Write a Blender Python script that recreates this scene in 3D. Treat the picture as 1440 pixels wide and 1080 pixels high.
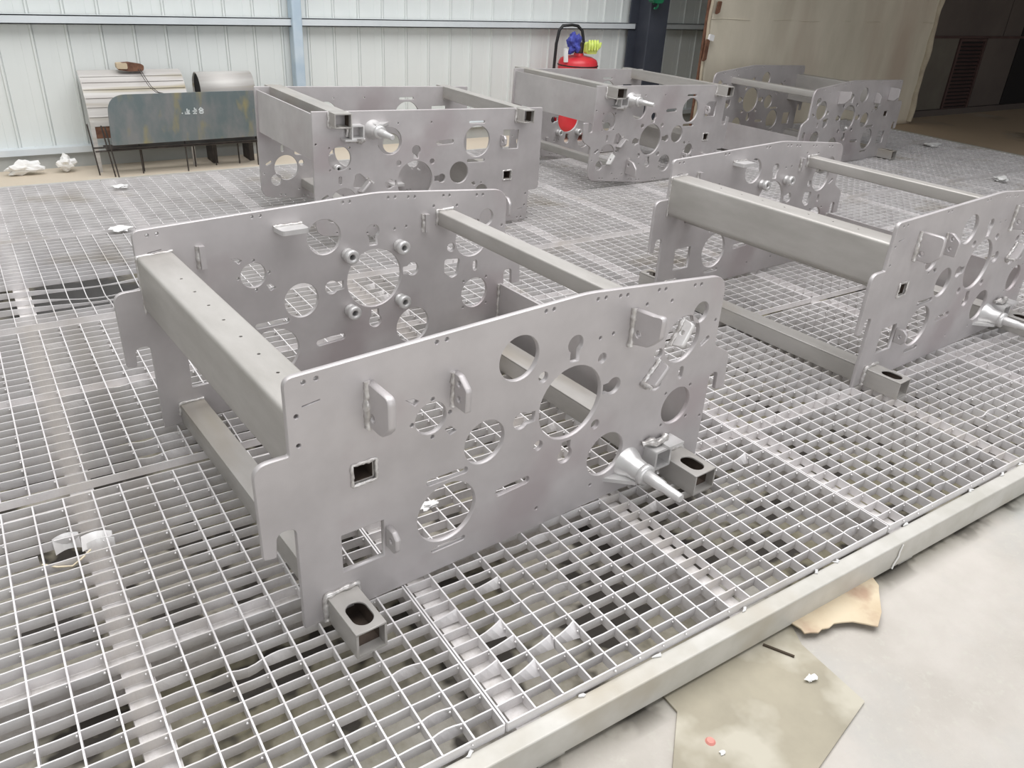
import bpy, bmesh, math, random
from mathutils import Vector, Matrix

random.seed(7)
for o in list(bpy.data.objects):
    bpy.data.objects.remove(o, do_unlink=True)
SC = bpy.context.scene
COL = SC.collection

# ------------------------------------------------------------------ camera
cam_d = bpy.data.cameras.new('camera')
cam_d.sensor_fit = 'HORIZONTAL'
cam_d.sensor_width = 36.0
cam_d.lens = 1120.34 / 1440.0 * 36.0
cam_d.clip_start = 0.02
cam_d.clip_end = 200
cam = bpy.data.objects.new('camera', cam_d)
COL.objects.link(cam)
_yaw, _pit, _rol = 0.609109, -0.487418, 0.0603546
_f = Vector((math.sin(_yaw) * math.cos(_pit), math.cos(_yaw) * math.cos(_pit), math.sin(_pit)))
_r = Vector((math.cos(_yaw), -math.sin(_yaw), 0))
_u = _r.cross(_f)
_r2 = math.cos(_rol) * _r + math.sin(_rol) * _u
_u2 = -math.sin(_rol) * _r + math.cos(_rol) * _u
cam.matrix_world = Matrix(((_r2.x, _u2.x, -_f.x, -0.344376), (_r2.y, _u2.y, -_f.y, -1.145415),
                           (_r2.z, _u2.z, -_f.z, 1.170895), (0, 0, 0, 1)))
SC.camera = cam

# ------------------------------------------------------------------ light
world = bpy.data.worlds.new('daylight')
SC.world = world
world.use_nodes = True
bg = world.node_tree.nodes['Background']
bg.inputs[0].default_value = (0.95, 0.965, 1.0, 1)
bg.inputs[1].default_value = 0.46


def area(name, loc, rot, sx, sy, power, col):
    d = bpy.data.lights.new(name, 'AREA')
    d.shape = 'RECTANGLE'
    d.size, d.size_y, d.energy, d.color = sx, sy, power, col
    o = bpy.data.objects.new(name, d)
    COL.objects.link(o)
    o.location, o.rotation_euler = loc, rot
    return o


area('roof_skylight', (1.6, 0.6, 5.2), (0, 0, 0), 7.5, 5.0, 620, (1.0, 0.985, 0.985))
area('open_door_daylight', (1.2, -7.0, 2.1), (math.radians(84), 0, 0), 8.0, 4.0, 230, (0.97, 0.98, 1.0))
vs = SC.view_settings
vs.view_transform = 'Standard'
vs.look = 'None'
vs.gamma = 1.0
vs.use_curve_mapping = False
vs.exposure = -0.32


# ------------------------------------------------------------------ materials
def srgb(r, g, b):
    def f(c):
        c /= 255.0
        return c / 12.92 if c <= 0.04045 else ((c + 0.055) / 1.055) ** 2.4
    return (f(r), f(g), f(b), 1)


MATS = {}


def mat(name, c1, c2=None, rough=0.55, metal=0.0, scale=6.0, detail=5.0, bump=0.0, bscale=300.0,
        lo=0.35, hi=0.65, c3=None, s3=2.0, lo3=0.55, hi3=0.7, stretch=(1, 1, 1), spec=0.5):
    m = bpy.data.materials.new(name)
    m.use_nodes = True
    nt = m.node_tree
    n, l = nt.nodes, nt.links
    b = n['Principled BSDF']
    b.inputs['Roughness'].default_value = rough
    b.inputs['Metallic'].default_value = metal
    b.inputs['Specular IOR Level'].default_value = spec
    tc = n.new('ShaderNodeTexCoord')
    mp = n.new('ShaderNodeMapping')
    mp.inputs['Scale'].default_value = stretch
    l.new(tc.outputs['Object'], mp.inputs['Vector'])
    if c2 is None:
        b.inputs['Base Color'].default_value = c1
    else:
        nz = n.new('ShaderNodeTexNoise')
        nz.inputs['Scale'].default_value = scale
        nz.inputs['Detail'].default_value = detail
        nz.inputs['Roughness'].default_value = 0.6
        l.new(mp.outputs[0], nz.inputs['Vector'])
        r = n.new('ShaderNodeValToRGB')
        r.color_ramp.elements[0].position = lo
        r.color_ramp.elements[1].position = hi
        r.color_ramp.elements[0].color = c1
        r.color_ramp.elements[1].color = c2
        l.new(nz.outputs['Fac'], r.inputs['Fac'])
        out = r.outputs['Color']
        if c3 is not None:
            n3 = n.new('ShaderNodeTexNoise')
            n3.inputs['Scale'].default_value = s3
            n3.inputs['Detail'].default_value = 4
            l.new(mp.outputs[0], n3.inputs['Vector'])
            mr = n.new('ShaderNodeMapRange')
            mr.inputs['From Min'].default_value = lo3
            mr.inputs['From Max'].default_value = hi3
            l.new(n3.outputs['Fac'], mr.inputs['Value'])
            mx = n.new('ShaderNodeMix')
            mx.data_type = 'RGBA'
            l.new(mr.outputs[0], mx.inputs['Factor'])
            l.new(out, mx.inputs['A'])
            mx.inputs['B'].default_value = c3
            out = mx.outputs['Result']
        l.new(out, b.inputs['Base Color'])
    if bump > 0:
        nb = n.new('ShaderNodeTexNoise')
        nb.inputs['Scale'].default_value = bscale
        nb.inputs['Detail'].default_value = 3
        l.new(tc.outputs['Object'], nb.inputs['Vector'])
        bp = n.new('ShaderNodeBump')
        bp.inputs['Strength'].default_value = bump
        bp.inputs['Distance'].default_value = 0.002
        l.new(nb.outputs['Fac'], bp.inputs['Height'])
        l.new(bp.outputs[0], b.inputs['Normal'])
    MATS[name] = m
    return m


mat('blasted_steel', srgb(186, 182, 182), srgb(200, 196, 196), 0.5, 0.45, 5, 4, 0.12, 500, c3=srgb(182, 174, 175), s3=3)
mat('tube_steel', srgb(174, 171, 166), srgb(192, 189, 185), 0.48, 0.45, 9, 5, 0.1, 400, c3=srgb(168, 158, 142), s3=3.2, stretch=(1, .3, 1))
mat('mill_scale', srgb(74, 62, 55), srgb(92, 80, 70), 0.8, 0.0, 20, 4)
mat('weld_metal', srgb(226, 224, 222), srgb(186, 182, 178), 0.34, 0.5, 60, 2, 0.3, 200)
mat('bright_steel', srgb(212, 211, 210), srgb(224, 223, 222), 0.34, 0.5, 12, 3, 0.05, 300)
mat('grating_steel', srgb(213, 210, 210), srgb(232, 230, 230), 0.55, 0.25, 9, 5, 0.2, 250, c3=srgb(198, 192, 184), s3=2.4, lo3=.56, hi3=.72)
mat('bent_steel', srgb(236, 235, 234), srgb(220, 218, 216), 0.4, 0.25, 20, 3)
mat('edge_paint', srgb(184, 182, 174), srgb(200, 198, 192), 0.5, 0.15, 8, 4, 0.1, 200, c3=srgb(174, 167, 152), s3=3)
mat('support_sand', srgb(220, 217, 216), srgb(198, 194, 190), 0.8, 0.0, 40, 4, 0.5, 200)
mat('wall_sheet', srgb(212, 217, 215), srgb(221, 225, 223), 0.5, 0.0, 1.5, 3, c3=srgb(206, 207, 200), s3=.7, lo3=.5, hi3=.75)
mat('girt_paint', srgb(206, 213, 216), srgb(216, 222, 225), 0.45, 0.1, 3, 4)
mat('post_paint', srgb(180, 198, 212), srgb(200, 213, 222), 0.4, 0.1, 5, 4)
mat('column_paint', srgb(60, 64, 74), srgb(70, 74, 84), 0.5, 0.0, 4, 4)
mat('kerb', srgb(166, 170, 168), srgb(178, 180, 178), 0.7, 0.0, 5, 4)
mat('tarp', srgb(212, 205, 186), srgb(226, 218, 200), 0.75, 0.0, 2.2, 6, 0.35, 14, c3=srgb(200, 186, 168), s3=1.2, lo3=.5, hi3=.72, stretch=(1.6, 1, .5))
mat('tarp_hem', srgb(198, 188, 166), srgb(178, 166, 146), 0.8, 0.0, 9, 4)
mat('rust', srgb(96, 66, 52), srgb(128, 92, 72), 0.8, 0.1, 30, 4)
mat('booth_dark', srgb(86, 78, 74), srgb(98, 90, 84), 0.75, 0.0, 1.5, 5)
mat('booth_panel', srgb(108, 104, 94), srgb(98, 92, 84), 0.75, 0.0, 3, 5)
mat('louver_dark', srgb(74, 56, 54), srgb(90, 70, 66), 0.6, 0.1, 6, 4)
mat('dark_void', srgb(28, 26, 26), None, 0.9)
mat('cardboard', srgb(150, 144, 128), srgb(170, 163, 145), 0.9, 0.0, 3.5, 6, 0.1, 100, c3=srgb(188, 183, 168), s3=6, lo3=.52, hi3=.66)
mat('torn_card', srgb(196, 178, 150), srgb(208, 194, 168), 0.9, 0.0, 8, 5, c3=srgb(178, 152, 130), s3=10)
mat('card_edge', srgb(70, 60, 48), None, 0.9)
mat('white_paper', srgb(238, 238, 236), srgb(225, 225, 224), 0.85, 0.0, 12, 3)
mat('red_paint', srgb(206, 44, 54), srgb(216, 62, 70), 0.35, 0.0, 6, 3)
mat('red_wax', srgb(218, 150, 138), srgb(210, 134, 124), 0.6, 0.0, 20, 3)
mat('black_rubber', srgb(34, 34, 36), None, 0.55)
mat('blue_cloth', srgb(52, 56, 140), srgb(84, 92, 178), 0.85, 0.0, 25, 3)
mat('lime_fabric', srgb(206, 226, 96), srgb(226, 240, 140), 0.8, 0.0, 25, 3)
mat('green_enamel', srgb(24, 92, 62), srgb(36, 120, 84), 0.35, 0.0, 8, 3)
mat('mill_steel', srgb(112, 124, 126), srgb(136, 138, 138), 0.42, 0.35, 3.5, 6, c3=srgb(158, 150, 112), s3=4.5, lo3=.53, hi3=.68, lo=.4, hi=.6, stretch=(2.2, 1, 1))
mat('galvanised', srgb(186, 182, 178), srgb(206, 204, 200), 0.6, 0.15, 4, 4, c3=srgb(168, 160, 138), s3=3, stretch=(.3, 1, 6))
mat('rod_black', srgb(62, 58, 56), srgb(84, 78, 74), 0.6, 0.3, 20, 3)
mat('chalk', srgb(216, 222, 222), None, 0.9)
mat('beige_wire', srgb(226, 214, 186), None, 0.6)


ZG = -0.11


def floor_material():
    m = bpy.data.materials.new('concrete_floor')
    m.use_nodes = True
    nt = m.node_tree
    n, l = nt.nodes, nt.links
    b = n['Principled BSDF']
    b.inputs['Roughness'].default_value = 0.85
    geo = n.new('ShaderNodeNewGeometry')

    def noise(scale, det=6, rough=.6):
        z = n.new('ShaderNodeTexNoise')
        z.inputs['Scale'].default_value = scale
        z.inputs['Detail'].default_value = det
        z.inputs['Roughness'].default_value = rough
        l.new(geo.outputs['Position'], z.inputs['Vector'])
        return z.outputs['Fac']

    def rng(s, a, b_):
        r = n.new('ShaderNodeMapRange')
        r.inputs['From Min'].default_value = a
        r.inputs['From Max'].default_value = b_
        l.new(s, r.inputs['Value'])
        return r.outputs[0]

    def mix(fac, a, c):
        x = n.new('ShaderNodeMix')
        x.data_type = 'RGBA'
        l.new(fac, x.inputs['Factor'])
        if isinstance(a, tuple):
            x.inputs['A'].default_value = a
        else:
            l.new(a, x.inputs['A'])
        x.inputs['B'].default_value = c
        return x.outputs['Result']
    c = mix(rng(noise(3.0), .38, .62), srgb(178, 173, 165), srgb(192, 187, 180))
    c = mix(rng(noise(1.4), .5, .66), c, srgb(174, 174, 170))
    c = mix(rng(noise(60, 2), .56, .9), c, srgb(188, 186, 176))
    sep = n.new('ShaderNodeSeparateXYZ')
    l.new(geo.outputs['Position'], sep.inputs[0])
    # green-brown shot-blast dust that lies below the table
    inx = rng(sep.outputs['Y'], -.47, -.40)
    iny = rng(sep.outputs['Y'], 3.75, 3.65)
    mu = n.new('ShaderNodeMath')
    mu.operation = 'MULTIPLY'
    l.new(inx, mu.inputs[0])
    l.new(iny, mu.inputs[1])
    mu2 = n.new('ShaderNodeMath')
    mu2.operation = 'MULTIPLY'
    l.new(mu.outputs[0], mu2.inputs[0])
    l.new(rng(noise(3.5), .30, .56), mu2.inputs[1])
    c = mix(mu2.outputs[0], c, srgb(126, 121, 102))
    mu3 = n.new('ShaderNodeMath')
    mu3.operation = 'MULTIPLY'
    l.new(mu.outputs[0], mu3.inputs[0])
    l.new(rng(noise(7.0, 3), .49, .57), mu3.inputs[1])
    c = mix(mu3.outputs[0], c, srgb(56, 52, 47))  # near-black patches: shade of the deep cells painted into the floor
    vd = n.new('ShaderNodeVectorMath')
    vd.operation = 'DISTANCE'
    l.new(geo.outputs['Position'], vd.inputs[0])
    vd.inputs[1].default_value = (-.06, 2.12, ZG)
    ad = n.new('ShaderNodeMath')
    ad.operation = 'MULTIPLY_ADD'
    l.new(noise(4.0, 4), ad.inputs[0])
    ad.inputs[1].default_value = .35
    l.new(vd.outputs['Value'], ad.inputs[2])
    c = mix(rng(ad.outputs[0], .58, .48), c, srgb(74, 73, 72))  # painted shade: dark patch on the floor under the sagged cells
    # tan dust along the back wall, brown rust dust in front of the booth
    back = rng(sep.outputs['Y'], 3.7, 3.95)
    c = mix(back, c, srgb(206, 194, 176))
    rx = rng(sep.outputs['X'], 6.3, 7.6)
    mu4 = n.new('ShaderNodeMath')
    mu4.operation = 'MULTIPLY'
    l.new(rx, mu4.inputs[0])
    l.new(rng(noise(1.1), .2, .45), mu4.inputs[1])
    c = mix(mu4.outputs[0], c, srgb(196, 176, 150))
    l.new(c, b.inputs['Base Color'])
    bp = n.new('ShaderNodeBump')
    bp.inputs['Strength'].default_value = .25
    bp.inputs['Distance'].default_value = .003
    l.new(noise(120, 3), bp.inputs['Height'])
    l.new(bp.outputs[0], b.inputs['Normal'])
    MATS['concrete_floor'] = m


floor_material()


# ------------------------------------------------------------------ helpers
def link(name, me, m=None, parent=None):
    o = bpy.data.objects.new(name, me)
    COL.objects.link(o)
    if m and me is not None and not me.materials:
        me.materials.append(MATS[m])
    if parent is not None:
        o.parent = parent
    return o


def tag(o, label, cat, group=None):
    o['label'] = label
    o['category'] = cat
    if group:
        o['group'] = group
    return o


def thing(name, label, cat, loc=(0, 0, 0), rz=0.0, group=None):
    o = bpy.data.objects.new(name, None)
    COL.objects.link(o)
    o.empty_display_size = .1
    o.location = loc
    o.rotation_euler = (0, 0, rz)
    return tag(o, label, cat, group)


def struct(o):
    o['kind'] = 'structure'
    return o


class MB:
    def __init__(self):
        self.v, self.f, self.s = [], [], []

    def add(self, vs, fs, smooth=False):
        k = len(self.v)
        self.v += [tuple(x) for x in vs]
        self.f += [tuple(i + k for i in q) for q in fs]
        self.s += [smooth] * len(fs)
        return self

    def box(self, a, b):
        x0, y0, z0 = a
        x1, y1, z1 = b
        return self.add([(x0, y0, z0), (x1, y0, z0), (x1, y1, z0), (x0, y1, z0), (x0, y0, z1), (x1, y0, z1), (x1, y1, z1), (x0, y1, z1)],
                        [(0, 3, 2, 1), (4, 5, 6, 7), (0, 1, 5, 4), (1, 2, 6, 5), (2, 3, 7, 6), (3, 0, 4, 7)])

    def obox(self, c, ax, ay, az):
        c, ax, ay, az = map(Vector, (c, ax, ay, az))
        vs_ = [c + sx * ax + sy * ay + sz * az for sz in (-1, 1) for sx, sy in ((-1, -1), (1, -1), (1, 1), (-1, 1))]
        return self.add(vs_, [(0, 3, 2, 1), (4, 5, 6, 7), (0, 1, 5, 4), (1, 2, 6, 5), (2, 3, 7, 6), (3, 0, 4, 7)])

    def prism(self, prof, fn0, fn1, cap=True, smooth=False):
        n = len(prof)
        a = [fn0(*q) for q in prof]
        b = [fn1(*q) for q in prof]
        fs = [(i, (i + 1) % n, n + (i + 1) % n, n + i) for i in range(n)]
        self.add(a + b, fs, smooth)
        if cap:
            self.add(a, [tuple(range(n))[::-1]])
            self.add(b, [tuple(range(n))])
        return self

    def ring_tube(self, pts, rad, n=8, cap=True, smooth=True, flat=None):
        pts = [Vector(q) for q in pts]
        if not isinstance(rad, (list, tuple)):
            rad = [rad] * len(pts)
        rings = []
        up = None
        for i, q in enumerate(pts):
            d = (pts[min(i + 1, len(pts) - 1)] - pts[max(i - 1, 0)]).normalized()
            if up is None:
                up = Vector((0, 0, 1)) if abs(d.z) < .9 else Vector((1, 0, 0))
            s = d.cross(up).normalized()
            up = s.cross(d).normalized()
            rings.append([q + rad[i] * (math.cos(t) * s + math.sin(t) * up) for t in [2 * math.pi * k / n for k in range(n)]])
        vs_ = [x for r in rings for x in r]
        fs = []
        for i in range(len(pts) - 1):
            for k in range(n):
                fs.append((i * n + k, i * n + (k + 1) % n, (i + 1) * n + (k + 1) % n, (i + 1) * n + k))
        self.add(vs_, fs, smooth)
        if cap:
            self.add(rings[0], [tuple(range(n))[::-1]])
            self.add(rings[-1], [tuple(range(n))])
        return self

    def mesh(self, name):
        me = bpy.data.meshes.new(name)
        me.from_pydata(self.v, [], self.f)
        me.polygons.foreach_set('use_smooth', self.s)
        me.update()
        bm = bmesh.new()
        bm.from_mesh(me)
        bmesh.ops.recalc_face_normals(bm, faces=bm.faces)
        bm.to_mesh(me)
        bm.free()
        return me

    def build2(self, name, m, m2, idx, parent=None):
        me = self.mesh(name)
        me.materials.append(MATS[m])
        me.materials.append(MATS[m2])
        for k in idx:
            me.polygons[k].material_index = 1
        return link(name, me, None, parent)

    def build(self, name, m, parent=None):
        return link(name, self.mesh(name), m, parent)


def round_poly(pts, seg=6):
    out = []
    n = len(pts)
    for i in range(n):
        x, y, r = pts[i]
        p = Vector((x, y))
        a = Vector(pts[i - 1][:2])
        b = Vector(pts[(i + 1) % n][:2])
        da, db = (a - p), (b - p)
        la, lb = da.length, db.length
        da.normalize()
        db.normalize()
        ang = da.angle(db)
        t = r / math.tan(ang / 2) if r > 0 else 0
        t = min(t, la * .49, lb * .49)
        if t < 1e-5:
            out.append((x, y))
            continue
        p0, p1 = p + da * t, p + db * t
        for k in range(seg + 1):
            s = k / seg
            q = (1 - s) ** 2 * p0 + 2 * s * (1 - s) * p + s * s * p1
            out.append((q.x, q.y))
    return out


def circle(x, y, r, n=None):
    n = n or (40 if r > .04 else 24 if r > .015 else 12 if r > .007 else 8)
    return [(x + r * math.cos(2 * math.pi * k / n), y + r * math.sin(2 * math.pi * k / n)) for k in range(n)]


def slot(a, b, r, n=8):
    a, b = Vector(a), Vector(b)
    d = (b - a).normalized()
    t0 = math.atan2(d.y, d.x)
    out = []
    for k in range(n + 1):
        t = t0 - math.pi / 2 + math.pi * k / n
        out.append((b.x + r * math.cos(t), b.y + r * math.sin(t)))
    for k in range(n + 1):
        t = t0 + math.pi / 2 + math.pi * k / n
        out.append((a.x + r * math.cos(t), a.y + r * math.sin(t)))
    return out


def keyhole(c, target, r, w, L):
    c = Vector(c)
    d = (Vector(target) - c).normalized()
    t0 = math.atan2(d.y, d.x)
    da = math.asin(w / r)
    out = []
    n = 16
    for k in range(n + 1):
        t = t0 + da + (2 * math.pi - 2 * da) * k / n
        out.append((c.x + r * math.cos(t), c.y + r * math.sin(t)))
    s = Vector((-d.y, d.x))
    out.append(tuple(c + d * L - s * w))
    out.append(tuple(c + d * L + s * w))
    return out


def plate_mesh(name, loops, t, bevel=.0012):
    cu = bpy.data.curves.new(name, 'CURVE')
    cu.dimensions = '2D'
    cu.fill_mode = 'BOTH'
    cu.extrude = t / 2 - bevel
    cu.bevel_depth = bevel
    cu.bevel_resolution = 0
    cu.offset = -bevel
    for lp in loops:
        s = cu.splines.new('POLY')
        s.points.add(len(lp) - 1)
        for q, (x, y) in zip(s.points, lp):
            q.co = (x, y, 0, 1)
        s.use_cyclic_u = True
    ob = bpy.data.objects.new('tmp', cu)
    COL.objects.link(ob)
    dg = bpy.context.evaluated_depsgraph_get()
    dg.update()
    me = bpy.data.meshes.new_from_object(ob.evaluated_get(dg))
    bpy.data.objects.remove(ob, do_unlink=True)
    me.name = name
    return me


def weld(path, r=.005, step=.006, seed=1):
    r *= 1.2
    rn = random.Random(seed)
    pts = []
    path = [Vector(q) for q in path]
    for a, b in zip(path[:-1], path[1:]):
        k = max(2, int((b - a).length / step))
        for i in range(k):
            pts.append(a + (b - a) * i / k + Vector((rn.uniform(-1, 1), rn.uniform(-1, 1), rn.uniform(-1, 1))) * r * .22)
    pts.append(path[-1])
    m = MB()
    m.ring_tube(pts, [r * rn.uniform(.7, 1.25) for _ in pts], 6)
    return m


def sharp(me_, ang=35):
    me_.polygons.foreach_set('use_smooth', [True] * len(me_.polygons))
    me_.set_sharp_from_angle(angle=math.radians(ang))


def copy_tree(o, parent=None):
    c = o.copy()
    COL.objects.link(c)
    if parent is not None:
        c.parent = parent
    for ch in o.children:
        copy_tree(ch, c)
    return c


# ================================================================== the setting
ZG = -0.11
YW = 4.577
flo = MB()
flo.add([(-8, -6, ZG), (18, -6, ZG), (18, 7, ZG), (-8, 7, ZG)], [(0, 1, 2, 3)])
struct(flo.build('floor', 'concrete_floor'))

# back wall: backing sheet and ribbed cladding panels
wb = MB()
wb.box((-2.6, YW + .03, ZG), (9.0, YW + .06, 3.2))
wall = struct(wb.build('wall_back', 'wall_sheet'))
PITCH, S0 = 0.18513, 0.10414
prof = [(0, .03), (0, 0), (.070, 0), (.0705, .0015), (.110, .0015), (.1105, 0), (.163, 0), (.167, -.012), (.176, -.012), (.1835, .003), (.1845, .003), (.1845, .03)]
pm = MB()
pm.prism(prof, lambda a, b: (a, b, ZG + .12), lambda a, b: (a, b, 3.2))
pme = pm.mesh('wall_panel')
for k in range(-14, 38):
    o = link('wall_panel', pme, 'wall_sheet', wall)
    # rib lies at the measured seam
    o.location = (S0 + PITCH * k - .172, YW, 0)
kb = MB()
kb.box((-2.6, YW - .045, ZG), (6.5, YW + .03, -.02))
struct(kb.build('baseboard_back', 'kerb'))
kt = MB()
kt.box((-2.6, YW - .07, -.02), (6.5, YW + .03, .016))
struct(kt.build('trim_3', 'girt_paint'))
zg0, zg1 = .707, .758
for k, (x0, x1) in enumerate(((-2.6, 1.645), (1.705, 4.66), (4.80, 7.0))):
    gm = MB()
    gm.box((x0, YW - .07, zg0), (x1, YW - .0185, zg0 + .006)).box((x0, YW - .07, zg1 - .006), (x1, YW - .0185, zg1)).box((x0, YW - .07, zg0), (x1, YW - .066, zg1))
    struct(gm.build('trim_%d' % (1, 4, 5)[k], 'girt_paint'))
po = MB()
po.prism(round_poly([(1.632, YW - .10, .01), (1.70, YW - .10, .01), (1.70, YW - .02, .004), (1.632, YW - .02, .004)], 3),
         lambda a, b: (a, b, ZG), lambda a, b: (a, b, 3.2))
post = po.build('post', 'post_paint')
tag(post, 'pale blue square steel post against the white ribbed wall', 'post')

co = thing('steel_column', 'dark blue-grey steel column against the back wall', 'column', (4.70, 4.40, ZG))
MB().box((-.10, -.13, 0), (.10, -.115, 3.3)).build('front_flange', 'column_paint', co)
MB().box((-.10, .115, 0), (.10, .13, 3.3)).build('back_flange', 'column_paint', co)
MB().box((-.006, -.115, 0), (.006, .115, 3.3)).build('web', 'column_paint', co)
MB().box((-.14, -.17, 0), (.14, .15, .015)).build('base_plate', 'column_paint', co)

# green hook block on the column
gh = thing('hoist_hook', 'glossy dark green hook block hanging on the dark column', 'hook', (4.60, 4.215, .93))
m = MB()
m.prism(round_poly([(-.06, .0, .03), (.05, .0, .03), (.06, .14, .02), (-.07, .14, .02)], 5), lambda a, b: (a, -.03, b), lambda a, b: (a, .03, b))
m.build('housing', 'green_enamel', gh)
m = MB()
m.ring_tube([(-.005 + .028 * math.sin(t), 0, -.012 - .028 * math.cos(t)) for t in [-.4 + .45 * k for k in range(12)]], .008, 8)
m.build('hook', 'green_enamel', gh)

# tarpaulin sheet
def tarp():
    root = thing('tarpaulin', 'large stained beige tarpaulin hanging in front of the back wall', 'tarpaulin', (0, 0, 0))
    x0, x1, z0, z1 = 4.77, 7.93, ZG + .004, 2.03
    nx, nz = 64, 40
    rn = random.Random(3)
    vs_, fs = [], []
    for j in range(nz + 1):
        for i in range(nx + 1):
            s, t = i / nx, j / nz
            x = x0 + (x1 - x0) * s
            z = z0 + (z1 - z0) * t
            y = 3.76 + .004 * math.sin(s * 21 + .7 * math.sin(t * 4)) + .002 * math.sin(s * 47 + 2 * t) + .003 * math.sin(t * 18 + 3 * s)
            if i == 0 or i == nx:
                x += .018 * math.sin(t * 37) * math.sin(t * 11) + rn.uniform(-.006, .006)
            vs_.append((x, y, z))
    for j in range(nz):
        for i in range(nx):
            a = j * (nx + 1) + i
            fs.append((a, a + 1, a + nx + 2, a + nx + 1))
    me = bpy.data.meshes.new('sheet')
    me.from_pydata(vs_, [], fs)
    me.polygons.foreach_set('use_smooth', [True] * len(fs))
    o = link('sheet', me, 'tarp', root)
    md = o.modifiers.new('thick', 'SOLIDIFY')
    md.thickness = .006
    # rolled hem at the right edge
    m = MB()
    pts = [(x1 - .02 + .012 * math.sin(k * .9) * math.sin(k * .37), 3.765, z0 + .02 + (z1 - z0 - .02) * k / 40) for k in range(41)]
    m.ring_tube(pts, [.034 + .006 * math.sin(k * .6) for k in range(41)], 8)
    m.build('hem', 'tarp_hem', root)
    m = MB()
    pts = [(x0 + .006 * math.sin(k * 1.3), 3.765, z0 + (z1 - z0) * k / 30) for k in range(31)]
    m.ring_tube(pts, .016, 8)
    m.build('hem', 'tarp_hem', root)
    MB().box((x0 - .03, 3.765, z0), (x0 - .012, 3.785, z1)).build('edge_bar', 'rust', root)
    for z, h in ((.93, .10), (.62, .17)):
        m = MB()
        m.prism(round_poly([(x0 + .02 if z > .8 else x0 - .045, z - h / 2, .012), (x0 + .06 if z > .8 else x0 - .008, z - h / 2 + .02, .012),
                            (x0 + .07 if z > .8 else x0, z + h / 2, .012), (x0 + .035 if z > .8 else x0 - .035, z + h / 2, .012)], 4),
                lambda a, b: (a, 3.725, b), lambda a, b: (a, 3.74, b))
        m.build('clip', 'rust', root)
    m = MB()
    m.prism(round_poly([(x0 - .02, .70, .01), (x0 + .035, .69, .01), (x0 + .04, .735, .01), (x0 - .01, .745, .01)], 4), lambda a, b: (a, 3.72, b), lambda a, b: (a, 3.738, b))
    m.build('tie', 'white_paper', root)
    # seams sewn across the cloth
    for z in (.85, 1.7):
        m = MB()
        m.ring_tube([(x0 + (x1 - x0) * k / 40, 3.765 + .004 * math.sin(k * 1.1), z + .004 * math.sin(k * .7)) for k in range(41)], .006, 6)
        m.build('seam', 'tarp', root)
    return root


tarp()

# booth at the right: dark panelled wall, vent, added shade slab
bw = MB()
bw.box((7.2, 4.03, ZG), (15.5, 4.10, 3.2))
booth = struct(bw.build('wall_right', 'booth_dark'))
for a, b, z0, z1, mm in ((7.6, 8.88, -.04, .69, 'booth_panel'), (9.46, 10.15, -.04, .69, 'booth_dark'), (10.17, 11.6, -.04, .69, 'dark_void'), (7.6, 9.75, .715, 3.1, 'booth_dark'), (9.77, 10.15, .715, 3.1, 'booth_dark'), (10.17, 13.0, .715, 3.1, 'dark_void'), (11.62, 13.0, -.04, .69, 'dark_void')):
    MB().box((a, 4.012, z0), (b, 4.03, z1)).build('panel', mm, booth)
struct(MB().box((7.6, 3.99, ZG), (15.5, 4.03, -.045)).build('baseboard_right', 'booth_dark'))
struct(MB().box((7.6, 4.0, .69), (15.5, 4.03, .715)).build('trim_2', 'louver_dark'))
ve = thing('louver_vent', 'tall dark red-brown louvre vent in the booth wall', 'vent', (9.16, 4.0, -.09))
MB().box((-.27, .0, 0), (-.235, .03, .775)).build('frame_side', 'louver_dark', ve)
MB().box((.235, .0, 0), (.27, .03, .775)).build('frame_side', 'louver_dark', ve)
MB().box((-.235, .0, .75), (.235, .03, .775)).build('frame_top', 'louver_dark', ve)
MB().box((-.235, .0, 0), (.235, .03, .02)).build('frame_bottom', 'louver_dark', ve)
MB().box((-.235, .024, .02), (.235, .029, .75)).build('backing', 'dark_void', ve)
sl = MB()
sl.obox((0, .012, 0), (.235, 0, 0), (0, .010, .010), (0, -.0012, .0012))
slm = sl.mesh('slat')
for k in range(18):
    o = link('slat', slm, 'louver_dark', ve)
    o.location = (0, 0, .045 + k * .0395)
struct(MB().box((13.2, -4.0, ZG), (13.3, 4.03, 3.2)).build('wall_booth_end', 'booth_dark'))
struct(MB().box((4.2, 0.9, 2.05), (13.3, 4.56, 2.11)).build('shade_slab', 'booth_dark'))  # unseen low slab added to darken the rear frames
struct(MB().box((-2.7, -2.4, ZG), (-2.6, YW + .06, 4.0)).build('light_block_left', 'kerb'))  # unseen wall added close and tall to hold back light from the left

# ================================================================== the grating table
XJ = [.219 - 1.1175 * 2, .219 - 1.1175] + [.219 + 1.1175 * k for k in range(0, 6)] + [6.75]
ROWS = [(-.382, .678), (.728, 1.722), (1.776, 2.72), (2.765, 3.69)]
BT, BD = .0028, .0225
CT = .0034

sup = thing('support_frame', 'grey steel frame with an edge channel carrying the gratings', 'frame', (0, 0, ZG))


def bm_part(a, b, name, m='support_sand'):
    q = MB()
    q.box((a[0], a[1], a[2] - ZG), (b[0], b[1], b[2] - ZG))
    return q.build(name, m, sup)


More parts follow.
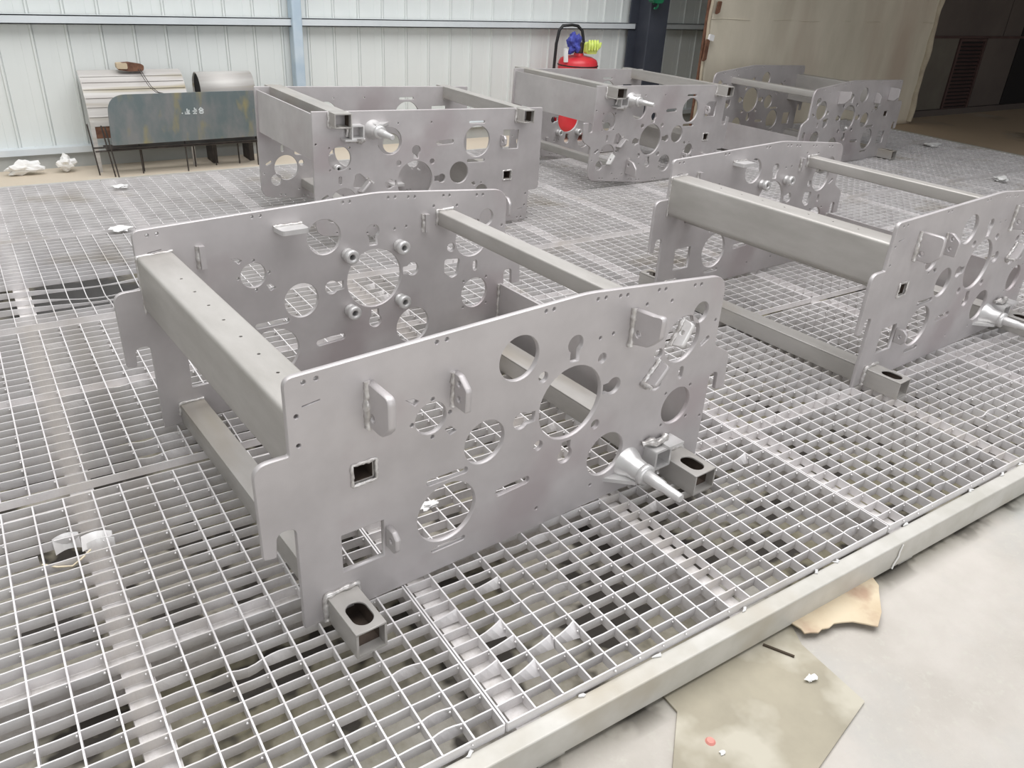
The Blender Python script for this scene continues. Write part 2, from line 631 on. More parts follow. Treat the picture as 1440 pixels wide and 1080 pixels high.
# edge channel: top flange, web with gap below
for (y0, y1) in ((-.427, -.389),):
    q = MB()
    q.prism(round_poly([(y0, -.096, .004), (y0, -.020, .004), (y1, -.020, .002), (y1, -.026, 0), (y0 + .007, -.027, .003), (y0 + .007, -.090, .003), (y1, -.091, 0), (y1, -.096, 0)], 3),
            lambda a, b: (-.93, a, b - ZG), lambda a, b: (6.76, a, b - ZG))
    q.build('edge_channel', 'edge_paint', sup)
bm_part((-.93, 3.694, -.088), (6.76, 3.712, 0), 'edge_channel', 'edge_paint')
bm_part((-.965, -.42, -.088), (-.932, 3.712, 0), 'edge_channel', 'edge_paint')
bm_part((6.755, -.42, -.088), (6.79, 3.735, 0), 'edge_channel', 'edge_paint')
for k, x in enumerate([-.86 + .5585 * i for i in range(14)]):
    xx = {1: -.295, 2: .267, 3: .808}.get(k, x)
    bm_part((xx - .026, -.388, ZG), (xx + .026, 3.69, -.0262), 'cross_beam')
for i, (r0, r1) in enumerate(ROWS):
    if i:
        bm_part((-.93, ROWS[i - 1][1] + .004, -.09), (6.75, r0 - .004, -.037), 'row_beam')
bm_part((-.93, .092, -.088), (6.75, .14, -.0265), 'row_beam')
bm_part((-.93, 1.20, -.088), (6.75, 1.25, -.0265), 'row_beam')
# feet
for x in [-.8 + 1.1 * i for i in range(7)]:
    bm_part((x - .03, -.42, ZG), (x + .03, -.395, -.096), 'foot', 'edge_paint')

# small tack welds left on the edge channel
q = MB()
rn = random.Random(9)
for k in range(18):
    x = .15 + k * .21 + rn.uniform(-.09, .09)
    q.ring_tube([(x + d * rn.uniform(.3, .7), -.389 + rn.uniform(-.004, .004), -.018 - ZG) for d in (-.022, -.008, .006, .02)], [.001, .003, .004, .001], 6)
o = q.build('tack_welds', 'white_paper', sup)
o['kind'] = 'stuff'


def bar_x(W_, n, bends=(), thick=BT, depth=BD, wob=.0):
    """bar along +x from 0 to W_, n cells; bends: {cell: (dy, tilt, dz)}"""
    m = MB()
    bends = dict(bends)
    st = []
    sub = 4
    for c in range(n):
        b = bends.get(c)
        for k in range(sub):
            s = k / sub
            x = W_ * (c + s) / n
            if b and len(b) > 3:          # flap torn free at its right end
                w = s ** 1.4
                st.append((x, b[0] * w, b[1] * w, b[2] * w))
                if k == sub - 1:
                    x = W_ * (c + .96) / n
                    st.append((x, b[0], b[1], b[2]))
                    st.append((x + .0004, 0, 0, 0))
            elif b:
                w = math.sin(math.pi * s)
                st.append((x, b[0] * w, b[1] * w, b[2] * w))
            elif k == 0 or wob and k == 2:
                st.append((x, random.uniform(-wob, wob) if k else 0, 0, 0))
    st.append((W_, 0, 0, 0))
    vs_ = []
    for x, dy, tl, dz in st:
        vs_ += [(x, dy - thick / 2 + tl, -depth + dz), (x, dy + thick / 2 + tl, -depth + dz), (x, dy + thick / 2, dz), (x, dy - thick / 2, dz)]
    fs = []
    for i in range(len(st) - 1):
        a = 4 * i
        for k in range(4):
            fs.append((a + k, a + (k + 1) % 4, a + 4 + (k + 1) % 4, a + 4 + k))
    fs += [(0, 1, 2, 3), tuple(4 * (len(st) - 1) + k for k in (3, 2, 1, 0))]
    m.add(vs_, fs)
    return m


ORD = ['first', 'second', 'third', 'fourth', 'fifth', 'sixth', 'seventh', 'eighth', 'ninth']
ROWN = ['front', 'second', 'third', 'rear']
NC = 18
bar_cache = {}


def make_panel(ci, ri):
    x0, x1 = XJ[ci] + .003, XJ[ci + 1] - .003
    y0, y1 = ROWS[ri]
    w, h = x1 - x0, y1 - y0
    nx = NC if w > 1 else max(2, round(w / .062))
    pit = (.0397, .0437, .0437, .0437)[ri]
    ny = round(h / pit)
    near = (ri == 0 and ci in (1, 2, 3, 4)) or (ri == 1 and ci in (1, 2))
    root = thing('grating_panel', 'light grey steel grating panel, %s row from the camera, %s from the left' % (ROWN[ri], ORD[ci - 1]),
                 'grating', (x0, y0, 0), 0, 'grating panels of the table')
    sag = None
    if ci == 1 and ri == 2:
        sag = (-.04 - x0, 2.04 - y0)
    if not near:
        m = MB()
        for j in range(ny + 1):
            if sag and abs(j * h / ny - sag[1]) < .15 and j % 2:
                continue
            y = j * h / ny
            if sag:
                vs_, fs = [], []
                for i in range(nx * 2 + 1):
                    x = w * i / (nx * 2)
                    g = math.exp(-((x - sag[0]) / .19) ** 2 - ((y - sag[1]) / .11) ** 2)
                    dz, dy = -.030 * g, -.015 * g
                    bd = BD * (1 - .85 * min(1, 1.6 * g))
                    vs_ += [(x, y + dy - BT / 2, dz - bd), (x, y + dy + BT / 2, dz - bd), (x, y + dy + BT / 2, dz), (x, y + dy - BT / 2, dz)]
                    if i:
                        a = 4 * (i - 1)
                        fs += [(a + k, a + (k + 1) % 4, a + 4 + (k + 1) % 4, a + 4 + k) for k in range(4)]
                m.add(vs_, fs)
            else:
                m.box((0, y - BT / 2, -BD), (w, y + BT / 2, random.uniform(-.002, .001)))
        o = m.build('bearing_bars', 'grating_steel', root)
        o['kind'] = 'stuff'
        m = MB()
        for i in range(nx + 1):
            x = i * w / nx
            if sag:
                vs_, fs = [], []
                for j in range(25):
                    y = h * j / 24
                    g = math.exp(-((x - sag[0]) / .19) ** 2 - ((y - sag[1]) / .11) ** 2)
                    dz = -.030 * g
                    bd = BD * (.8 - .6 * min(1, 1.6 * g))
                    vs_ += [(x - BT / 2, y, dz - bd), (x + BT / 2, y, dz - bd), (x + BT / 2, y, dz + .001), (x - BT / 2, y, dz + .001)]
                    if j:
                        a = 4 * (j - 1)
                        fs += [(a + k, a + (k + 1) % 4, a + 4 + (k + 1) % 4, a + 4 + k) for k in range(4)]
                m.add(vs_, fs)
            else:
                m.box((x - CT / 2, 0, -BD * .95), (x + CT / 2, h, (0, -.003, -.006, -.007)[ri]))
        o = m.build('cross_bars', 'grating_steel', root)
        o['kind'] = 'stuff'
        return root
    rn = random.Random(ci * 17 + ri)
    # shared bar meshes: straight, wavy, bent
    for v in range(9):
        key = (round(w, 3), nx, v)
        if key in bar_cache:
            continue
        bends = {}
        if v >= 3:
            for _ in range((v - 1) // 2):
                c = rn.randrange(nx)
                sgn = rn.choice((-1, 1, 1))
                bends[c] = (sgn * rn.uniform(.002, .006), -sgn * rn.uniform(.0, .006), -rn.uniform(0, .002))
                if v in (5, 8) and rn.random() < .5:
                    k = rn.uniform(.008, .016)
                    bends[c] = (k, -k * 1.5, .002, 1)
        random.seed(v * 31 + ci)
        bar_cache[key] = bar_x(w, nx, bends, wob=.0012 if v else 0).mesh('bar')
    torn = ci == 1 and ri == 0
    for j in range(ny + 1):
        y = j * h / ny
        v = rn.choice((0, 1, 1, 2, 2, 3, 4, 5, 6)) if not (ci == 2 and ri == 0) else rn.choice((0, 1, 2, 3, 5, 6, 7, 8))
        if j in (0, ny):
            v = 0
        if ci == 2 and ri == 0 and y + y0 < .0 and j > 1 and rn.random() < .8:
            bn = {}
            for c in (0, 1, 1, 2, 3):
                if rn.random() < .36:
                    k = rn.uniform(.005, .014)
                    bn[c] = (k * 1.2, -k * 1.9, .003, 1)
            random.seed(j)
            o = bar_x(w, nx, bn, wob=.0012).build('bar', 'grating_steel', root)
            o.location = (0, y, 0)
            continue
        if torn and .455 < y + y0 < .52:
            # bar broken away between two cross bars
            a, b = -.41 - x0, -.286 - x0
            for s0, s1 in ((0, a), (b, w)):
                o = bar_x(s1 - s0, max(1, round((s1 - s0) / .062))).build('bar', 'grating_steel', root)
                o.location = (s0, y, 0)
            continue
        o = link('bar', bar_cache[(round(w, 3), nx, v)], 'grating_steel', root)
        o.location = (0, y, rn.uniform(-.0012, .0006))
    key = ('c', round(h, 3))
    if key not in bar_cache:
        q = MB()
        q.box((-CT / 2, 0, -BD), (CT / 2, h, .0012 if ri == 0 else -.001))
        bar_cache[key] = q.mesh('cross_bar')
    for i in range(nx + 1):
        o = link('cross_bar', bar_cache[key], 'grating_steel', root)
        o.location = (i * w / nx + (rn.uniform(-.002, .002) if 0 < i < nx else 0), 0, 0)
    # weld spatter at the crossings
    m = MB()
    for i in range(nx + 1):
        for j in range(ny + 1):
            if rn.random() < .55:
                continue
            x = i * w / nx - .005
            y = j * h / ny - .004
            r = rn.uniform(.0022, .004)
            z = -.006
            m.add([(x - r, y, z), (x + r, y, z), (x, y - r, z), (x, y + r, z), (x, y, z - r), (x, y, z + r)],
                  [(0, 2, 5), (2, 1, 5), (1, 3, 5), (3, 0, 5), (2, 0, 4), (1, 2, 4), (3, 1, 4), (0, 3, 4)], True)
    o = m.build('weld_spots', 'bent_steel', root)
    o['kind'] = 'stuff'
    if torn:
        for (cx, cy, L, rot, tilt, hh) in ((-.352, .515, .052, .05, 1.0, .018), (-.295, .492, .062, -.15, .75, .017), (-.29, .468, .055, -.12, 1.25, .015)):
            vs_, fs = [], []
            for k in range(7):
                s = k / 6 - .5
                x = L * s
                bend = .010 * math.cos(math.pi * s)
                for e in (-1, 1):
                    for t in (-.0016, .0016):
                        yy = e * hh * math.cos(tilt) + t * math.sin(tilt) + bend
                        zz = -.012 + e * hh * math.sin(tilt) - t * math.cos(tilt)
                        vs_.append((x, yy, zz))
                if k:
                    a = 4 * (k - 1)
                    fs += [(a, a + 1, a + 5, a + 4), (a + 1, a + 3, a + 7, a + 5), (a + 3, a + 2, a + 6, a + 7), (a + 2, a, a + 4, a + 6)]
            m = MB()
            m.add(vs_, fs)
            o = m.build('bent_strip', 'bent_steel', root)
            o.location = (cx - x0, cy - y0, 0)
            o.rotation_euler = (0, 0, rot)
    return root


for ri in range(4):
    for ci in range(1, len(XJ) - 1):
        make_panel(ci, ri)

w_ = MB()
w_.ring_tube([(-.405, .452, -.002), (-.38, .437, -.008), (-.352, .43, -.012), (-.33, .438, -.004), (-.312, .455, -.002)], .0022, 6)
tag(w_.build('bent_wire', 'beige_wire'), 'bent beige wire caught in the broken front-left grating cell', 'wire')

# ================================================================== machine frames
W, T = 0.8922, 0.012
OUT = [(0, .548, .02), (.672, .567, .6), (1.132, .524, .055), (1.134, .335, .02), (1.2, .300, .03), (1.207, .197, .005), (1.170, .197, .005),
       (1.168, .252, .017), (1.136, .252, .017), (1.137, 0, .002), (0, 0, .002), (0, .247, .017), (-.036, .247, .017), (-.040, .195, .005),
       (-.064, .199, .006), (-.066, .399, .03), (0, .399, .005)]
CEN = (.650, .3116)
HOLES = [circle(.4955, .4605, .0505), circle(CEN[0], CEN[1], .0903), circle(.7808, .1303, .0585), circle(.4165, .2875, .0507),
         circle(.2855, .386, .035), circle(1.0538, .4428, .027), circle(1.0165, .1948, .0512), circle(1.0, .384, .061),
         circle(.921, .364, .014), round_poly([(.898, .328, .01), (.957, .322, .01), (.945, .268, .01), (.925, .262, .012), (.897, .285, .01)], 4),
         circle(.326, .147, .072), slot((.284, .236), (.368, .236), .0075), slot((.294, .0595), (.368, .0595), .006),
         [(.087, .189), (.177, .189), (.177, .100), (.087, .100)], [(.1155, .3375), (.1635, .3375), (.1635, .2935), (.1155, .2935)],
         slot((.462, .143), (.536, .147), .0095), slot((1.016, .279), (1.016, .298), .008), slot((1.078, .353), (1.098, .364), .006),
         [(.231, .441), (.246, .440), (.258, .432), (.250, .424)], [(.318, .352), (.332, .353), (.345, .340), (.330, .334)],
         keyhole((.648, .4552), CEN, .021, .0125, .042), keyhole((.7804, .3179), CEN, .021, .0125, .033),
         keyhole((.6476, .1743), CEN, .021, .0125, .037), keyhole((.510, .3085), CEN, .020, .0125, .038)]
for (x, y) in ((.733, .4005), (.5635, .399), (.7346, .2284), (.5643, .2282)):
    HOLES.append(circle(x, y, .0125))
HOLES.append([(.030, .4880), (.062, .4922), (.062, .4938), (.030, .4896)])
TINY = [(.035, .534), (.058, .535), (.297, .5445), (.319, .545), (.018, .473), (.018, .415), (.557, .551), (.578, .551), (.700, .548), (.723, .547),
        (.767, .542), (.789, .540), (.890, .532), (.912, .530), (1.014, .520), (1.037, .518), (.856, .504), (.940, .496), (1.117, .409), (.720, .453),
        (.759, .455), (1.123, .132), (.742, .055), (.574, .054), (.289, .427), (.329, .387), (.243, .384), (.289, .343),
        (.972, .241), (1.062, .242), (1.065, .149), (.972, .150)]
for (x, y) in TINY:
    HOLES.append(circle(x, y, .0042))
OUT2 = [(0, .548, .02), (.672, .567, .6), (1.132, .524, .055), (1.137, 0, .004), (-.045, 0, .006), (-.060, .399, .03), (0, .399, .005)]


def side_mesh(out):
    me_ = plate_mesh('side_plate', [round_poly(out, 8)] + HOLES, T)
    me_.transform(Matrix.Rotation(math.pi / 2, 4, 'X'))
    me_.transform(Matrix.Translation((0, T / 2, 0)))
    return me_


side_me = side_mesh(OUT)
side_me2 = side_mesh(OUT2)


def hollow_tube(x0, x1, z0, z1, y0, y1, wall_=.005, r=.006):
    """square tube along y open at both ends"""
    m = MB()
    o_ = round_poly([(x0, z0, r), (x1, z0, r), (x1, z1, r), (x0, z1, r)], 3)
    i_ = round_poly([(x0 + wall_, z0 + wall_, r * .4), (x1 - wall_, z0 + wall_, r * .4), (x1 - wall_, z1 - wall_, r * .4), (x0 + wall_, z1 - wall_, r * .4)], 3)
    n = len(o_)
    vs_ = [(a, y0, b) for a, b in o_] + [(a, y1, b) for a, b in o_] + [(a, y0, b) for a, b in i_] + [(a, y1, b) for a, b in i_]
    fs = []
    for k in range(n):
        k2 = (k + 1) % n
        fs += [(k, k2, n + k2, n + k), (2 * n + k2, 2 * n + k, 3 * n + k, 3 * n + k2), (k2, k, 2 * n + k, 2 * n + k2), (n + k, n + k2, 3 * n + k2, 3 * n + k)]
    m.add(vs_, fs)
    m.inner = [4 * k + 1 for k in range(n)]
    return m


def foot_tube(u0, u1, h, W, ov):
    """foot tube with oval slots in the top near both ends"""
    ya, yb = -ov, W + T + ov
    wl = .005
    m = MB()
    # U section (bottom + sides)
    m.box((u0, ya, 0), (u1, yb, wl)).box((u0, ya, wl), (u0 + wl, yb, h - wl)).box((u1 - wl, ya, wl), (u1, yb, h - wl))
    c = (u0 + u1) / 2
    top = plate_mesh('top', [[(u0, ya), (u1, ya), (u1, yb), (u0, yb)], slot((c, ya + min(.036, ov * .45)), (c, ya + min(.060, ov * .55)), .021, 12), slot((c, yb - min(.036, ov * .45)), (c, yb - min(.060, ov * .55)), .021, 12)], wl, .0008)
    nf = len(m.f)
    e, d = wl + .0004, .022
    m.add([(u0 + e, ya + d, e), (u1 - e, ya + d, e), (u1 - e, yb - d, e), (u0 + e, yb - d, e), (u0 + e, ya + d, h - e), (u1 - e, ya + d, h - e), (u1 - e, yb - d, h - e), (u0 + e, yb - d, h - e)],
          [(0, 1, 2, 3), (0, 3, 7, 4), (1, 5, 6, 2)])
    me = m.mesh('foot_tube')
    me.materials.append(MATS['tube_steel'])
    me.materials.append(MATS['mill_scale'])
    for k in range(nf, nf + 3):
        me.polygons[k].material_index = 1
    bm = bmesh.new()
    bm.from_mesh(me)
    top.transform(Matrix.Translation((0, 0, h - wl / 2)))
    bm.from_mesh(top)
    bm.to_mesh(me)
    bm.free()
    bpy.data.meshes.remove(top)
    return me


def lug_mesh(prof, holes, thick, loc_x):
    """lug standing off the plate: profile in (outward, z)"""
    me = plate_mesh('lug', [prof] + holes, thick, .002)
    # (o, z, w) -> x = w + loc_x, y = -o, z
    me.transform(Matrix(((0, 0, 1, loc_x), (-1, 0, 0, 0), (0, 1, 0, 0), (0, 0, 0, 1))))
    return me


def make_frame(W=W, ov=.125, side_me=side_me):
    root = thing('machine_frame', 'x', 'machine frame')
    pa = link('side_plate', side_me, 'blasted_steel', root)
    pb = link('side_plate', side_me, 'blasted_steel', root)
    pb.location = (0, W, 0)
    # front box beam
    bp = round_poly([(.001, .336, .022), (.001, .484, .011), (.088, .486, .008), (.088, .336, .012)], 5)
    m = MB()
    m.prism(bp, lambda a, b: (a, T, b), lambda a, b: (a, W, b))
    beam = m.build('front_beam', 'tube_steel', root)
    hm = MB()
    for y in [k_ for k_ in (.145, .235, .327, .422, .512, .602, .694) if k_ < W - .1]:
        hm.prism(circle(.048, y, .0035, 10), lambda a, b: (a, b, .474), lambda a, b: (a, b, .50))
    cut = hm.build('cutter', 'dark_void')
    md = beam.modifiers.new('holes', 'BOOLEAN')
    md.object = cut
    md.operation = 'DIFFERENCE'
    md.solver = 'EXACT'
    dg = bpy.context.evaluated_depsgraph_get()
    dg.update()
    nm = bpy.data.meshes.new_from_object(beam.evaluated_get(dg))
    beam.modifiers.clear()
    beam.data = nm
    sharp(nm)
    bpy.data.objects.remove(cut, do_unlink=True)
    weld([(.003, W - .002, .335), (.001, W - .002, .484), (.088, W - .002, .487)], .003, .006, 4).build('weld_bead', 'weld_metal', beam)
    # foot tubes
    fa = link('foot_tube', foot_tube(.047, .111, .060, W, ov), 'tube_steel', root)
    fb = link('foot_tube', foot_tube(.986, 1.063, .060, W, ov), 'tube_steel', root)
    for o, a, b in ((fa, .047, .111), (fb, .986, 1.063)):
        weld([(a - .002, -.003, .002), (a - .002, -.003, .062), (b + .002, -.003, .063), (b + .002, -.003, .004)], .0055, .006, 7).build('weld_bead', 'weld_metal', o)
        weld([(a - .002, W - .003, .03), (a, W - .003, .062), (b, W - .003, .062)], .004, .006, 8).build('weld_bead', 'weld_metal', o)
    # square tube behind the beam, ending flush in the square holes
    st = hollow_tube(.1165, .1625, .2945, .3365, .004, W + T - .004, .004, .003)
    st = st.build2('cross_tube', 'tube_steel', 'mill_scale', st.inner, root)
    weld([(.1145, -.001, .293), (.1645, -.001, .293), (.1645, -.001, .3385), (.1145, -.001, .3385), (.1145, -.001, .293)], .0032, .005, 3).build('weld_bead', 'weld_metal', st)
    # upper rear tube
    ut = hollow_tube(.869, .924, .443, .487, T, W, .004, .005)
    ut = ut.build2('cross_tube', 'tube_steel', 'mill_scale', ut.inner, root)
    sharp(ut.data)
    weld([(.924, W - .002, .489), (.868, W - .002, .489), (.867, W - .002, .443)], .0045, .006, 12).build('weld_bead', 'weld_metal', ut)
    # rear cross plate
    m = MB()
    m.box((1.118, T, .015), (1.127, W, .206))
    cp = m.build('cross_plate', 'blasted_steel', root)
    weld([(1.116, W - .002, .03), (1.116, W - .002, .205)], .0045, .006, 21).build('weld_bead', 'weld_metal', cp)
    # lugs on the outer face of the near plate
    A = round_poly([(0, .413, 0), (.052, .413, .03), (.078, .44, .02), (.078, .503, .016), (0, .503, 0)], 6)
    la = link('lug', lug_mesh(A, [circle(.020, .437, .008, 14)], .016, .158), 'blasted_steel', root)
    weld([(.150, -.003, .409), (.150, -.003, .505)], .0065, .006, 31).build('weld_bead', 'weld_metal', la)
    Bp = round_poly([(0, .402, 0), (.046, .402, .006), (.048, .452, .012), (.020, .474, .012), (0, .474, 0)], 5)
    lb = link('lug', lug_mesh(Bp, [circle(.022, .457, .006, 12), circle(.023, .424, .006, 12)], .014, .340), 'blasted_steel', root)
    weld([(.333, -.002, .400), (.333, -.002, .474)], .0045, .006, 32).build('weld_bead', 'weld_metal', lb)
    Cp = round_poly([(0, .416, 0), (.055, .428, .03), (.086, .46, .02), (.088, .512, .016), (.06, .506, .01), (0, .502, 0)], 6)
    lc = link('lug', lug_mesh(Cp, [circle(.022, .448, .008, 14)], .016, .822), 'blasted_steel', root)
    weld([(.813, -.003, .412), (.813, -.003, .505)], .0065, .006, 33).build('weld_bead', 'weld_metal', lc)
    Fp = round_poly([(0, .122, 0), (.030, .122, .004), (.040, .135, .006), (.040, .160, .006), (.026, .172, .006), (0, .172, 0)], 4)
    link('lug', lug_mesh(Fp, [circle(.020, .147, .006, 12)], .012, .187), 'blasted_steel', root)
    # diagonal lugs around the rear hole
    for (cu, cv, ang, L, P, ho) in ((.978, .408, 1.05, .036, .034, True), (.907, .318, .82, .036, .034, False)):
        d = Vector((math.cos(ang), 0, math.sin(ang)))
        nrm = Vector((-math.sin(ang), 0, math.cos(ang)))
        me = plate_mesh('lug', [round_poly([(-L, 0, 0), (L, 0, 0), (L * .9, P, .01), (-L * .8, P, .01)], 4)] + ([circle(.003, P * .5, .0055, 12)] if ho else []), .014, .002)
        me.transform(Matrix(((d.x, 0, nrm.x, cu), (0, -1, 0, 0), (d.z, 0, nrm.z, cv), (0, 0, 0, 1))))
        o = link('lug', me, 'bent_steel' if ho else 'blasted_steel', root)  # holed lug in brighter steel: light on its upward face put into colour
        a = Vector((cu, -.003, cv)) + nrm * .008
        weld([a - d * L, a + d * L], .0055, .006, 40 + int(ho)).build('weld_bead', 'weld_metal', o)
        if ho:
            continue
        a = Vector((cu, -.003, cv)) - d * L
        weld([a - nrm * .012 + Vector((0, -.0, 0)), a + nrm * .01, a + nrm * .01 + Vector((0, -.03, 0))], .005, .006, 50 + int(ho)).build('weld_bead', 'weld_metal', o)
    # small tube bracket beside the spindle
    bk = hollow_tube(.921, .979, .052, .108, -.042, 0, .006, .003).build('tube_bracket', 'bright_steel', root)
    sharp(bk.data)
    MB().box((.958, -.05, .108), (1.012, -.002, .115)).build('flange', 'bright_steel', bk)
    weld([(.905, -.006, .118), (.925, -.012, .124), (.94, -.02, .118), (.962, -.02, .118), (.985, -.01, .12)], .008, .007, 61).build('weld_bead', 'weld_metal', bk)
    weld([(.98, -.004, .05), (.985, -.02, .062), (.985, -.004, .10)], .006, .007, 62).build('weld_bead', 'weld_metal', bk)
    # spindle: gusset, cone, collar, shaft
    sx, sz = .861, .078
    pts, rad = [], []
    for y, r in ((0, .042), (-.012, .038), (-.03, .029), (-.058, .026), (-.060, .024)):
        pts.append((sx, y, sz))
        rad.append(r)
    m = MB()
    m.ring_tube(pts, rad, 24)
    sp = m.build('spindle', 'bright_steel', root)
    m = MB()
    m.ring_tube([(sx, -.058, sz), (sx, -.060, sz), (sx, -.072, sz), (sx, -.075, sz)], [.024, .028, .028, .022], 24)
    m.build('collar', 'bright_steel', sp)
    m = MB()
    m.ring_tube([(sx, -.07, sz), (sx, -.078, sz), (sx, -.125, sz), (sx, -.127, sz), (sx, -.180, sz), (sx, -.183, sz)], [.016, .0165, .0145, .0125, .0115, .0095], 20)
    m.build('shaft', 'bright_steel', sp)
    m = MB()
    m.prism([(sx - .075, 0), (sx + .012, 0), (sx + .012, -.055), (sx - .02, -.055)], lambda a, b: (a, b, sz - .030), lambda a, b: (a, b, sz - .020))
    m.build('gusset', 'bright_steel', sp)
    # bosses, shelf and lugs inside the far plate
    for (x, z) in ((.5635, .4), (.733, .401), (.5643, .2275), (.7346, .228)):
        m = MB()
        n = 20
        prof_ = [(.0085, 0), (.019, 0), (.019, -.006), (.0165, -.010), (.0165, -.018), (.021, -.022), (.021, -.034), (.019, -.037), (.0105, -.037), (.0085, -.034), (.0085, -.004)]
        vs_, fs = [], []
        for k in range(n):
            t = 2 * math.pi * k / n
            for (r, y) in prof_:
                vs_.append((x + r * math.cos(t), W + y, z + r * math.sin(t)))
        q = len(prof_)
        for k in range(n):
            for i in range(q - 1):
                a, b = k * q + i, ((k + 1) % n) * q + i
                fs.append((a, b, b + 1, a + 1))
        m.add(vs_, fs, True)
        o = m.build('boss', 'bright_steel', root)
        MB().prism(circle(x, z, .0088, 16), lambda a, b: (a, W - .012, b), lambda a, b: (a, W - .010, b)).build('bore_shade', 'dark_void', o)  # black disc set in the boss hole as painted shade
    m = MB()
    m.prism(round_poly([(.352, W, 0), (.432, W, 0), (.432, W - .05, .01), (.357, W - .05, .012)], 4), lambda a, b: (a, b, .497), lambda a, b: (a, b, .510))
    sh = m.build('shelf_lug', 'bright_steel', root)
    weld([(.352, W - .003, .511), (.432, W - .003, .511)], .004, .006, 71).build('weld_bead', 'weld_metal', sh)
    for (x, z0, z1, po_) in ((.150, .430, .490, .014), (.820, .430, .485, .014)):
        m = MB()
        m.box((x, W - po_, z0), (x + .014, W, z1))
        o = m.build('lug', 'blasted_steel', root)
        weld([(x - .002, W - .003, z0), (x - .002, W - .003, z1)], .005, .006, 81).build('weld_bead', 'weld_metal', o)
    # mating lugs on the outer face of the far plate
    for pf, hx in ((A, .158), (Bp, .340), (Cp, .822)):
        me = lug_mesh(pf, [], .014, hx)
        me.transform(Matrix.Scale(-1, 4, (0, 1, 0)))
        me.flip_normals()
        me.transform(Matrix.Translation((0, W + T, 0)))
        link('lug', me, 'blasted_steel', root)
    return root


FRAME_LABELS = [
    'blasted grey steel machine frame in the foreground, nearest the camera',
    'grey steel machine frame at the right edge with wide top beam showing',
    'upturned grey machine frame right of the dark steel sheet stand',
    'upturned grey machine frame in front of the red extinguisher',
    'dark grey machine frame standing furthest back before the beige tarpaulin']
f1 = make_frame()
copies = [copy_tree(f1), make_frame(.70, .062, side_me2), make_frame(.76, .085), make_frame(.84, .117)]
for o, lb in zip([f1] + copies, FRAME_LABELS):
    tag(o, lb, 'machine frame', 'welded machine frames on the grating')


def place(o, x, y, yaw, flip=False, tilt=0.0):
    M = Matrix.Translation((x, y, 0.0008)) @ Matrix.Rotation(yaw, 4, 'Z')
    if flip:
        px = -.672
        M = M @ Matrix.Translation((px, 0, 0)) @ Matrix.Rotation(tilt, 4, 'Y') @ Matrix.Translation((-px, 0, 0)) @ Matrix.Translation((0, 0, .567)) @ Matrix.Rotation(math.pi, 4, 'Y')
    low = min((M @ v.co).z for v in side_me.vertices)
    o.matrix_world = Matrix.Translation((0, 0, .0022 - low)) @ M


place(f1, 0, 0, math.radians(4.04))
place(copies[0], 1.893, .125, .066)
place(copies[1], 1.978, 2.149, .0205, True, .030)
place(copies[2], 3.766, 2.564, .0675, True, .030)
place(copies[3], 5.479, 3.328, 3.2225)

# ================================================================== sheet-metal stand by the wall
ss = thing('sheet_stand', 'dark blued steel sheet with rounded top corners on thin rod legs', 'stand', (.84, 4.16, ZG))
me = plate_mesh('front_sheet', [round_poly([(-.47, .19, .01), (-.455, .475, .11), (.49, .475, .10), (.475, .195, .01)], 8)], .006, .001)
me.transform(Matrix.Rotation(math.pi / 2, 4, 'X'))
link('front_sheet', me, 'mill_steel', ss)
for (x, y, lean) in ((-.55, .10, .02), (-.475, .03, .03), (-.46, .0, .03), (-.31, .06, .0), (-.295, .11, 0), (-.05, .03, 0), (.02, .13, 0), (.15, .13, 0), (.40, .05, 0), (.47, .10, 0), (.30, .13, 0)):
    m = MB()
    m.ring_tube([(x, y, 0), (x - lean, y + .005, .30)], .0045, 6)
    m.build('leg', 'rod_black', ss)
for y in (.03, .13):
    m = MB()
    m.ring_tube([(-.56, y, .155), (.49, y, .155)], .0055, 6)
    m.build('rail', 'rod_black', ss)
MB().box((-.50, .02, .162), (.47, .135, .168)).build('shelf', 'rod_black', ss)  # black finish stands in for the shade below the sheet
# chalk marks (three hand-written characters)
m = MB()


def stroke(x0, z0, x1, z1, w=.003):
    a, b = Vector((x0, 0, z0)), Vector((x1, 0, z1))
    d = (b - a).normalized()
    s = Vector((-d.z, 0, d.x)) * w
    m.obox(((x0 + x1) / 2, -.0036, (z0 + z1) / 2), tuple((b - a) / 2), (0, .0006, 0), tuple(s))


gx, gz = .0, .37
stroke(gx - .052, gz - .015, gx - .046, gz - .013)
for s in ((-.034, -.018, -.004, -.018), (-.030, -.002, -.030, -.018), (-.019, .012, -.019, -.018), (-.008, .004, -.012, -.016), (-.034, -.004, -.026, -.008)):
    stroke(gx + s[0], gz + s[1], gx + s[2], gz + s[3])
for s in ((.012, -.004, .038, -.004), (.025, .016, .025, -.018), (.025, .005, .036, .005), (.014, -.018, .036, -.018)):
    stroke(gx + s[0], gz + s[1], gx + s[2], gz + s[3])
for s in ((.05, .0, .062, .015), (.062, .015, .078, .0), (.054, .0, .076, .0), (.054, -.018, .074, -.018), (.054, -.006, .054, -.018), (.074, -.006, .074, -.018), (.054, -.006, .074, -.006)):
    stroke(gx + s[0], gz + s[1], gx + s[2], gz + s[3])
m.build('chalk_writing', 'chalk', ss)

